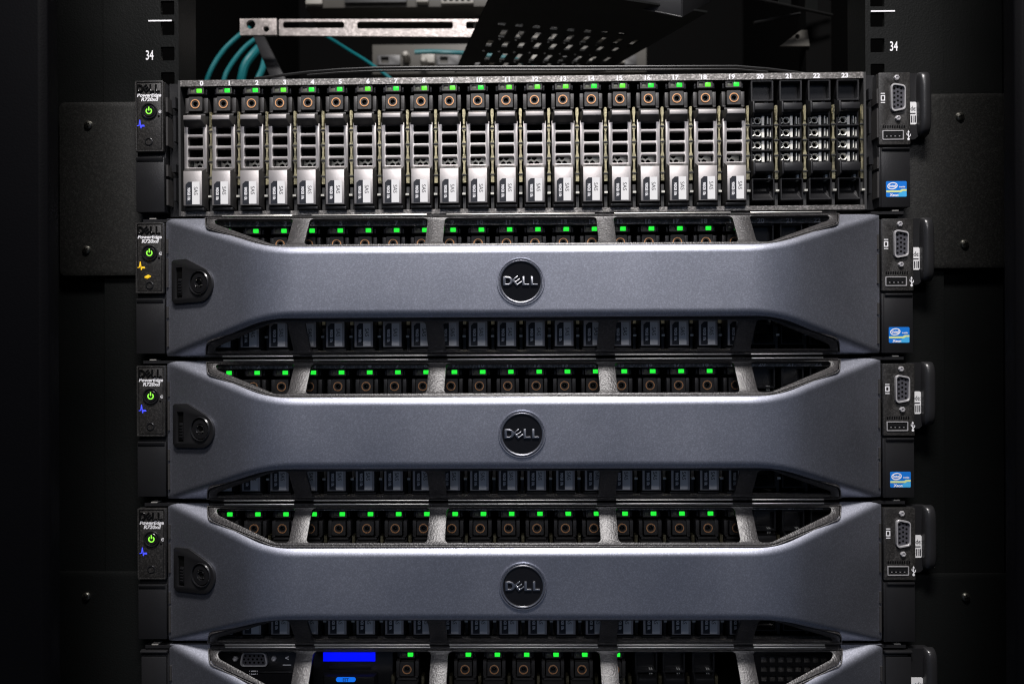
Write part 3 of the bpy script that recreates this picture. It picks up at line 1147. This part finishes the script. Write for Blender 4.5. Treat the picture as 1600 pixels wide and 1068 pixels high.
def lock_barrel_builder(mb):
    mb.lathe([(7.7, 2.0), (7.6, -0.3), (7.1, -0.9), (6.7, -0.7), (6.5, 0.9), (6.3, 0.9), (6.0, -0.2), (3.4, -0.3), (3.1, 1.0), (0.01, 1.2)], 0, 0, "smooth_black", 40, cap=False)
    mb.lathe([(3.3, -0.35), (3.0, 0.1), (2.7, 0.1), (2.6, -0.25), (2.35, -0.3), (2.1, 0.9)], 0, 0, "smooth_black", 28, cap=False)
    for w, r_ in ((0.8, 2.5), (2.5, 2.5), (3.95, 2.6), (5.6, 2.5)):
        x, z = r_*math.cos(w), r_*math.sin(w)
        mb.lathe([(0.5, 0.4), (0.45, -0.6), (0.01, -0.8)], x, z, "steel_screw", 8)
    mb.box(-1.6, 1.6, 0.5, 1.1, -0.35, 0.35, "dark_void")


def add_bezel(server):
    b = part("bezel", "bezel", bezel_builder, server, ang=40)
    part("slot_frame", "slotU", slot_frame_builder(False), b, bevel=0.25, seg=2)
    part("slot_frame", "slotL", slot_frame_builder(True), b, bevel=0.25, seg=2)
    c = (0.0, -YF-0.1, 41.6)
    part("badge", "badge", badge_builder, b, c, ang=25)
    part("badge_lettering", "badgelogo", badge_logo_builder, b, c, bevel=0.3, seg=2)
    x = -195.3
    p = (x, -(YB+(BX-abs(x))*SL)-0.1, 43.6)
    part("key_lock", "lock", lock_builder, b, p, rotz=-LOCK_ANG, bevel=0.35)
    part("lock_barrel", "barrel", lock_barrel_builder, b, (p[0]-0.3*1.5, p[1]-1.5, p[2]), rotz=-LOCK_ANG, ang=25)
    return b


def add_left_ear(server, status):
    e = part("control_panel", "earL", left_ear_builder, server, bevel=0.3)
    part("embossed_logo", "earlogo", ear_logo_builder, e, bevel=0.12, seg=1)
    part("lettering", "eartext", ear_text_builder, e)
    part("power_button", "earpower", ear_power_builder, e, ang=25)
    part("identify_button", "earid", ear_id_builder, e)
    part("health_light", "pulse"+status, ear_pulse_builder("status_"+status), e)
    if status == "amber":
        part("fault_light", "fault", ear_fault_builder, e)
        part("reset_button", "earscrew", ear_screw_builder, e, (0.3, 0, -1.2), ang=25)
    else:
        part("reset_button", "earscrew", ear_screw_builder, e, ang=25)
    return e


def add_right_ear(server, sticker=True, dx=0.0):
    e = part("port_panel", "earR", right_ear_builder, server, (dx, 0, 0), bevel=0.3)
    c = ER(322, 230)
    part("display_port", "vgaR", vga_builder(c), e, bevel=0.15, seg=1)
    for u, v in ((315, 92), (322, 372)):
        q = ER(u, v)
        part("jack_screw", "jack", jack_screw_builder, e, (q[0], EY, q[1]))
    part("port_symbols", "earicons", ear_icons_builder, e)
    part("usb_port", "usb", usb_builder, e)
    if sticker:
        part("processor_sticker", "cpusticker", cpu_sticker_builder, e)
    return e


def add_tab(server, dx=0.0):
    t = part("pull_handle", "tab", tab_builder, server, (dx, 0, 0), ang=60)
    part("asset_sticker", "tabsticker", tab_sticker_builder, t)


def add_rail_tabs(server):
    part("slide_tab", "railtab", lambda mb: (mb.box(-232, -228, -6, 0, -3.4, -2.8, "glint_steel"),
                                              mb.box(-236, -216, -6, 2, -5.4, -3.6, "black_plastic")), server)
    part("slide_tab", "railtabR", lambda mb: (mb.box(229, 233, -6, 0, -3.0, -2.4, "glint_steel"),
                                               mb.box(216, 236, -6, 2, -5.0, -3.2, "black_plastic")), server)


LABELS = [
    "open-fronted black rack server showing its full row of silver drives, topmost server",
    "grey-bezelled rack server with amber status lights, directly under the open-fronted server",
    "grey-bezelled rack server with blue status light and blue sticker on its right panel",
    "grey-bezelled rack server with blue status light but no sticker on its right port panel",
    "lowest rack server, cut off by the photo's edge, with blue screen behind its bezel",
]
SX = [0.0, -0.3, 0.1, 0.2, 0.6]
SZ = [0.0, 0.0, 0.0, 0.2, 1.2]
for k in range(5):
    sv = empty("rack_server", (SX[k], 0, BASE-88.9*k+SZ[k]), LABELS[k], "server", "servers stacked in the rack")
    sv.rotation_euler.y = R(-0.2) if k == 0 else 0.0
    part("chassis", "chassis", chassis_builder, sv)
    if k < 4:
        for i in range(20):
            add_drive(sv, D0+PITCH*i, lime=(i % 3 == 0 and k == 0 or i in (8, 11, 13) and k == 0), mesh=(k == 0))
        for i in range(20, 24):
            add_blank(sv, D0+PITCH*i)
        for i in range(24):
            part("bay_divider", "divider", divider_builder, sv, (D0+PITCH*(i+0.5), 0, 0))
        add_left_ear(sv, "amber" if k == 1 else "blue")
        add_right_ear(sv, sticker=(k != 3), dx=-1.6 if k == 0 else 0.0)
        add_tab(sv, -1.6 if k == 0 else 0.0)
    part("bay_numbers", "numbers", numbers_builder, sv)
    add_rail_tabs(sv)
    if k > 0:
        add_bezel(sv)
    if k == 4:
        part("blank_ear", "plainL", plain_ear_builder(-1), sv, bevel=0.3)
        part("blank_ear", "plainR", plain_ear_builder(1), sv, bevel=0.3)
        add_tab(sv)
        for px in (636, 727, 772.5, 818.5, 864.5, 909.5):
            add_drive(sv, (px-819)/2.506, mesh=False)
        add_drive(sv, (960.5-819)/2.506, mesh=False)
        for px in (1010, 1053, 1099):
            add_blank(sv, (px-819)/2.506)
        for px in (613, 660, 704, 749.5, 795.5, 841.5, 887, 933, 975, 985, 1032, 1076, 1120):
            part("bay_divider", "divider", divider_builder, sv, ((px-819)/2.506, 0, 0))
        Z5 = BASE-88.9*4+SZ[4]
        def P5(px, py, y=0.0):
            p = at(px, py, y)
            return (p.x, p.z - Z5)
        def front5(mb):
            a = P5(330, 1070, -1); b = P5(470, 1000, -1)
            mb.box(a[0], b[0], -1, 5, a[1]-50, b[1]-2, "smooth_black")
            mb.box(a[0]+20, b[0], -2.2, -1, P5(0, 1049, -2)[1]-0.5, P5(0, 1049, -2)[1], "black_plastic")
            a = P5(488, 1070, -1); b = P5(612, 1000, -1)
            mb.box(a[0], b[0], -1, 5, a[1]-50, b[1]-2, "smooth_black")
            # pull-out tag housing
            a = P5(500, 1068, -5); b = P5(588, 1053, -5)
            mb.frustum((a[0], b[0], a[1]-4, b[1]), -1, (a[0]+2, b[0]-2, a[1]-4, b[1]-1.5), -5, "black_plastic")
            a = P5(512, 1045, -2); b = P5(578, 1039, -2)
            mb.box(a[0], b[0], -2, -1, a[1], b[1], "black_plastic")
        fp = part("front_panel", "front5", front5, sv, bevel=0.3)
        def lcd5(mb):
            a = P5(503.5, 1032.5, -2); b = P5(584.5, 1018.5, -2)
            mb.plate([rect(a[0], b[0], a[1], b[1])], -2.0, -0.9, "screen_blue")
        part("screen", "lcd5", lcd5, fp)
        def est5(mb):
            a = P5(523.5, 1064.5, -5.6); b = P5(554, 1057.5, -5.6)
            mb.plate([rect(a[0], b[0], a[1], b[1], 1.35, 5)], -5.6, -5.0, "tag_blue")
            mb.text("EST", (a[0]+b[0])/2, (a[1]+b[1])/2, -5.6, 2.0, "label_ink", xs=0.9, thick=0.06, bold=0.02)
        part("information_tag", "est5", est5, fp)
        c5 = P5(395, 1030, -3)
        vp = part("display_port", "vga5", vga_builder(c5, rot=True), fp, (0, 6.4, 0), bevel=0.15, seg=1)
        for px in (365, 425.5):
            q = P5(px, 1029.5, -3)
            part("jack_screw", "jack", jack_screw_builder, fp, (q[0], -1.2, q[1]))
        def sym5(mb):
            c = P5(394.5, 1050, -1.2)
            mb.plate([rect(c[0]-1.5, c[0]+1.5, c[1]-1.2, c[1]+1.2), rect(c[0]-1.0, c[0]+1.0, c[1]-0.7, c[1]+0.7)], -1.3, -1.0, "white_print")
            for s in (-1, 1):
                mb.plate([rect(c[0]+s*2.4-0.2, c[0]+s*2.4+0.2, c[1]-1.2, c[1]+1.2)], -1.3, -1.0, "white_print")
            c = P5(447, 1027, -1.2)
            mb.text("<", c[0], c[1], -1.2, 3.2, "white_print", thick=0.1, bold=0.02)
            mb.plate([rect(c[0]-2.6, c[0]+2.6, c[1]-4.6, c[1]-4.2)], -1.5, -1.0, "white_print")
        part("port_symbols", "sym5", sym5, fp)
        def vent5(mb):
            a = P5(1175, 1090, 2); b = P5(1300, 1010, 2)
            holes = []
            for j in range(5):
                for i in range(8):
                    c = P5(1192 + i*13.4, 1029 + j*14.5, 2)
                    holes.append(rect(c[0]-2.0, c[0]+2.0, c[1]-1.7, c[1]+1.7))
            mb.plate([rect(a[0], b[0], a[1], b[1])] + holes, 1.0, 2.2, "smooth_black")
        vg = part("vent_grille", "vent5", vent5, sv)
        def vent5b(mb):
            a = P5(1175, 1090, 2); b = P5(1300, 1010, 2)
            mb.box(a[0], b[0], 3.2, 4, a[1], b[1], "chassis_steel")
        part("backing", "vent5b", vent5b, vg)

# ------------------------------------------------------------------ things in the open space above the top server
TOP = BASE + 84.8      # height of the top server's lid


def strap(mb):
    pts = [(398, 124), (430, 120), (480, 114), (530, 110), (585, 107.5), (660, 106.5), (760, 106), (900, 106), (1040, 105.5), (1150, 105), (1200, 109), (1250, 115), (1296, 121)]
    q = [at(px, py-1, 14) for px, py in pts]
    mb.rod([tuple(p) for p in q], 0.95, "cable_black", 8)
    q = [at(px, py+3.5, 17) for px, py in pts[2:-2]]
    mb.rod([tuple(p) for p in q], 0.7, "cable_black", 8)


o = part("cable", "strap", strap)
tag(o, "thin black cable lying along the top edge of the open-fronted server", "cable")


# zinc cross bar with bracket end
def bar(mb):
    y = 190
    a = at(375, 55, y); b = at(432, 29, y)
    c1 = at(392, 38.5, y); c2 = at(416, 45.5, y)
    mb.plate([rect(a.x, b.x, a.z, b.z), circle(c1.x, c1.z, 4.0, 20), circle(c2.x, c2.z, 2.6, 16)], y, y+3, "zinc_bar")
    a = at(436, 57, y); b = at(760, 29, y)
    def pt(px, py): p = at(px, py, y+2); return (p.x, p.z)
    ol = [pt(436, 55.5), pt(775, 58), pt(775, 30), pt(436, 30)]
    h1 = rounded([pt(442, 44), pt(538, 44), pt(538, 34), pt(442, 34)], 2, 3)
    h2 = rounded([pt(558, 45), pt(708, 45), pt(708, 34), pt(558, 34)], 2, 3)
    h3 = rounded([pt(728, 45), pt(768, 45), pt(768, 34), pt(728, 34)], 2, 3)
    mb.plate([ol, h1, h2, h3], y+2, y+4, "zinc_bar")


o = part("cross_bar", "bar", bar, bevel=0.3)
tag(o, "pale zinc cross bar with slots and a two-hole end, above the top server", "bar")


# perforated shelf seen from below
def shelf(mb):
    z = 268.0
    c = [at_z(*p, z) for p in ((712, 112), (945, 112), (1105, 20), (778, -30))]
    def uv(u, v):
        p = (c[0]*(1-u)+c[1]*u)*(1-v) + (c[3]*(1-u)+c[2]*u)*v
        return (p.x, p.y)
    def cell(u0, u1, v0, v1):
        q = [uv(u0, v0), uv(u1, v0), uv(u1, v1), uv(u0, v1)]
        vs = [(x, y, z) for x, y in q] + [(x, y, z+1.5) for x, y in q]
        mb.add(vs, [(0, 1, 2, 3), (7, 6, 5, 4), (0, 4, 5, 1), (1, 5, 6, 2), (2, 6, 7, 3), (3, 7, 4, 0)], "rack_steel")
    v = 0.0
    for (va, vb, w, n, off) in ((0.05, 0.13, 0.034, 9, 0.0), (0.145, 0.160, 0.014, 9, 0.05), (0.175, 0.26, 0.034, 9, 0.04), (0.28, 0.295, 0.014, 9, 0.0),
                                (0.35, 0.42, 0.034, 9, 0.0), (0.435, 0.45, 0.014, 9, 0.05), (0.465, 0.55, 0.034, 9, 0.04), (0.60, 0.63, 0.04, 8, 0.0)):
        cell(0, 1, v, va)
        u = 0.0
        for i in range(n):
            a = 0.10 + off + i*0.092
            cell(u, a, va, vb)
            u = a + w
        cell(u, 1, va, vb)
        v = vb
    cell(0, 1, v, 1)
    # folded front edge
    a, b = c[3], c[0]
    mb.rod([tuple(a), tuple(b)], 1.0, "rack_steel", 6)


o = part("perforated_shelf", "shelf", shelf)
tag(o, "black perforated steel shelf hanging above the top server, seen from below", "shelf")


def drawer_box(mb):
    def p3(px, py, y): return tuple(at(px, py, y))
    y0, y1 = 95, 160
    A = [p3(930, -60, y0+30), p3(1065, -60, y0), p3(1066, 27, y0), p3(938, 1, y0+30)]
    B = [p3(930, -60, y1+30), p3(1130, -60, y1), p3(1112, 2, y1-20), p3(940, -6, y1+30)]
    mb.add(A+B, [(0, 1, 2, 3), (7, 6, 5, 4), (0, 4, 5, 1), (1, 5, 6, 2), (2, 6, 7, 3), (3, 7, 4, 0)], "black_plastic")
    for a, b in ((2, 3), (1, 2)):
        mb.rod([A[a], A[b]], 0.7, "inner_steel", 6)


o = part("steel_box", "drawer", drawer_box, bevel=0.4)
tag(o, "black folded steel box hanging at the top edge above the perforated shelf", "box")


def gusset(mb):
    y = 200
    def pt(px, py): p = at(px, py, y); return (p.x, p.z)
    h = pt(1246, 57)
    mb.plate([[pt(1219, 72), pt(1265, 72), pt(1262, 47), pt(1252, 47)], circle(h[0], h[1], 2.2, 14)], y, y+2, "grey_panel")
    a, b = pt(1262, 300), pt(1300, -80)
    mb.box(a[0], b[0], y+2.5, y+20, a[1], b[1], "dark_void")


o = part("corner_bracket", "gusset", gusset)
tag(o, "grey triangular corner bracket in the dark space above bays 20 to 22", "bracket")


def hanging_rail(mb):
    a, b = Vector(at(1085, -22, 150)), Vector(at(1300, 24, 190))
    t = (b-a)
    for i in range(5):                       # upright web between the slots
        p, q = a + t*(i/5 + 0.0), a + t*(i/5 + 0.09)
        mb.add([tuple(p), tuple(q), (q.x, q.y, q.z+14), (p.x, p.y, p.z+14), (p.x, p.y+2, p.z), (q.x, q.y+2, q.z), (q.x, q.y+2, q.z+14), (p.x, p.y+2, p.z+14)],
               [(0, 1, 2, 3), (7, 6, 5, 4), (0, 4, 5, 1), (1, 5, 6, 2), (2, 6, 7, 3), (3, 7, 4, 0)], "rack_steel")
    mb.rod([tuple(a), tuple(b)], 1.3, "cable_black", 8)
    mb.rod([tuple(a + Vector((0, 0, 14))), tuple(b + Vector((0, 0, 14)))], 1.3, "cable_black", 8)
    c = Vector(at(1178, 36, 180)); d = Vector(at(1250, 22, 186))
    mb.rod([tuple(c), tuple(d)], 1.5, "cable_black", 8)


o = part("hanging_rail", "hangrail", hanging_rail)
tag(o, "black slotted rail hanging in the dark right of the perforated shelf", "rail")


def teal(pts, r=2.6):
    def f(mb):
        q = [Vector(at(px, py, y)) for px, py, y in pts]
        out = []
        for i in range(len(q)-1):
            p0, p1, p2, p3 = q[max(i-1, 0)], q[i], q[i+1], q[min(i+2, len(q)-1)]
            for s in range(6):
                t = s/6
                out.append(0.5*((2*p1) + (p2-p0)*t + (2*p0-5*p1+4*p2-p3)*t*t + (3*p1-p0-3*p2+p3)*t**3))
        out.append(q[-1])
        mb.rod([tuple(p) for p in out], r, "cable_teal", 10)
    return f


TEAL = [
    ("outermost teal network cable curving down behind the top server's left end", [(390, 44, 330), (372, 57, 320), (350, 78, 310), (333, 103, 300), (322, 130, 300), (316, 160, 310)], 2.3),
    ("middle teal network cable of the bundle under the zinc bar's bracket end", [(404, 58, 330), (385, 72, 320), (366, 94, 310), (352, 118, 300), (345, 150, 300)], 2.3),
    ("thick bright teal network cable, innermost of the bundle below the zinc bar", [(412, 68, 300), (396, 84, 290), (383, 102, 285), (377, 125, 285), (374, 150, 290)], 4.2),
    ("teal network cable end dropping onto the lid just above bay number 2", [(414, 92, 280), (410, 108, 275), (403, 124, 270), (398, 145, 270)], 3.0),
    ("thin teal network cable slanting down alone below the zinc bar's first slot", [(498, 50, 380), (522, 64, 350), (546, 79, 325), (572, 95, 310), (604, 118, 300), (630, 140, 300)], 1.7),
    ("teal network cable running level below the zinc bar's longest slot", [(648, 82, 330), (672, 81, 330), (700, 82, 330), (735, 84, 335), (800, 92, 340), (830, 104, 350)], 2.4),
]
for i, (lb, pts, r_) in enumerate(TEAL):
    o = part("network_cable", "teal%d" % i, teal(pts, r_))
    tag(o, lb, "cable", "teal network cables behind the servers")


def gear(name, key, y, housing, pieces, label, category):
    """rear equipment: a housing with modules, ports and round connectors as parts"""
    def bx(mb, px0, py0, px1, py1, d0, d1, m):
        a = at(px0, py1, y); b = at(px1, py0, y)
        mb.box(a.x, b.x, y-d0, y+d1, a.z, b.z, m)
    o = part(name, key, lambda mb: [bx(mb, *h) for h in housing], bevel=0.4)
    tag(o, label, category)
    for i, (kind, args) in enumerate(pieces):
        def f(mb, kind=kind, args=args):
            if kind == "connector":
                c = at(args[0], args[1], y)
                mb.lathe([(4.6, y-0.1), (4.6, y-4), (4.4, y-12), (2.4, y-16), (0.01, y-16)], c.x, c.z, "pale_plastic", 16)
            elif kind == "port":
                x0, y0, x1, y1 = args
                a = at(x0, y1, y); b = at(x1, y0, y)
                c, d = at(x0+6, y1-3, y), at(x0+18, y0+3, y)
                mb.plate([rect(a.x, b.x, a.z, b.z), rect(c.x, d.x, c.z, d.z)], y-4, y-0.1, "inner_steel")
            else:
                bx(mb, *args)
        part(kind, key + kind + str(i), f, o, bevel=0.3)


gear("patch_unit", "rear1", 420, [(582, 66, 1010, 116, 0, 120, "grey_panel")],
     [("port", (590+i*46, 88, 626+i*46, 104)) for i in (0, 2, 3, 5, 6, 8)]
     + [("module", (x0, 84, x0+20, 102, 9, -0.1, "pale_plastic")) for x0 in (660, 760, 830, 905, 955)]
     + [("connector", p) for p in ((636, 92), (664, 101), (873, 88), (930, 97))],
     "grey patch unit with pale round connectors at the rear, below the zinc bar", "equipment")
gear("network_switch", "rear2", 400, [(478, -40, 1060, 13, 0, 60, "grey_panel")],
     [("module", (480, -30, 505, 10, 6, -0.1, "pale_plastic")), ("module", (540, -30, 636, 8, 6, -0.1, "inner_steel")),
      ("module", (652, -30, 670, 8, 8, -0.1, "pale_plastic")), ("module", (690, -30, 740, 9, 6, -0.1, "pale_plastic"))]
     + [("vent_slot", (694+i*9, -6, 699+i*9, 6, 6.4, -6.1, "dark_void")) for i in range(5)],
     "grey network gear at the photo's top edge behind the zinc bar", "equipment")
gear("rear_gear", "rear3", 430, [(740, 20, 1010, 62, 0, 60, "pale_plastic")],
     [("module", (746+i*33, 26, 764+i*33, 56, 4, -0.1, "grey_panel")) for i in range(8)],
     "pale gear glimpsed through the slots of the black perforated shelf", "equipment")


def strut(mb):
    a = [at(395, 56, 230), at(412, 56, 230), at(452, 135, 200), at(428, 135, 200)]
    vs = [tuple(p) for p in a] + [(p.x, p.y+6, p.z) for p in a]
    mb.add(vs, [(0, 1, 2, 3), (7, 6, 5, 4), (0, 4, 5, 1), (1, 5, 6, 2), (2, 6, 7, 3), (3, 7, 4, 0)], "black_plastic")


o = part("support_arm", "strut", strut, bevel=0.5)
tag(o, "dark slanting steel arm below the zinc bar's bracket end, beside the teal cables", "arm")
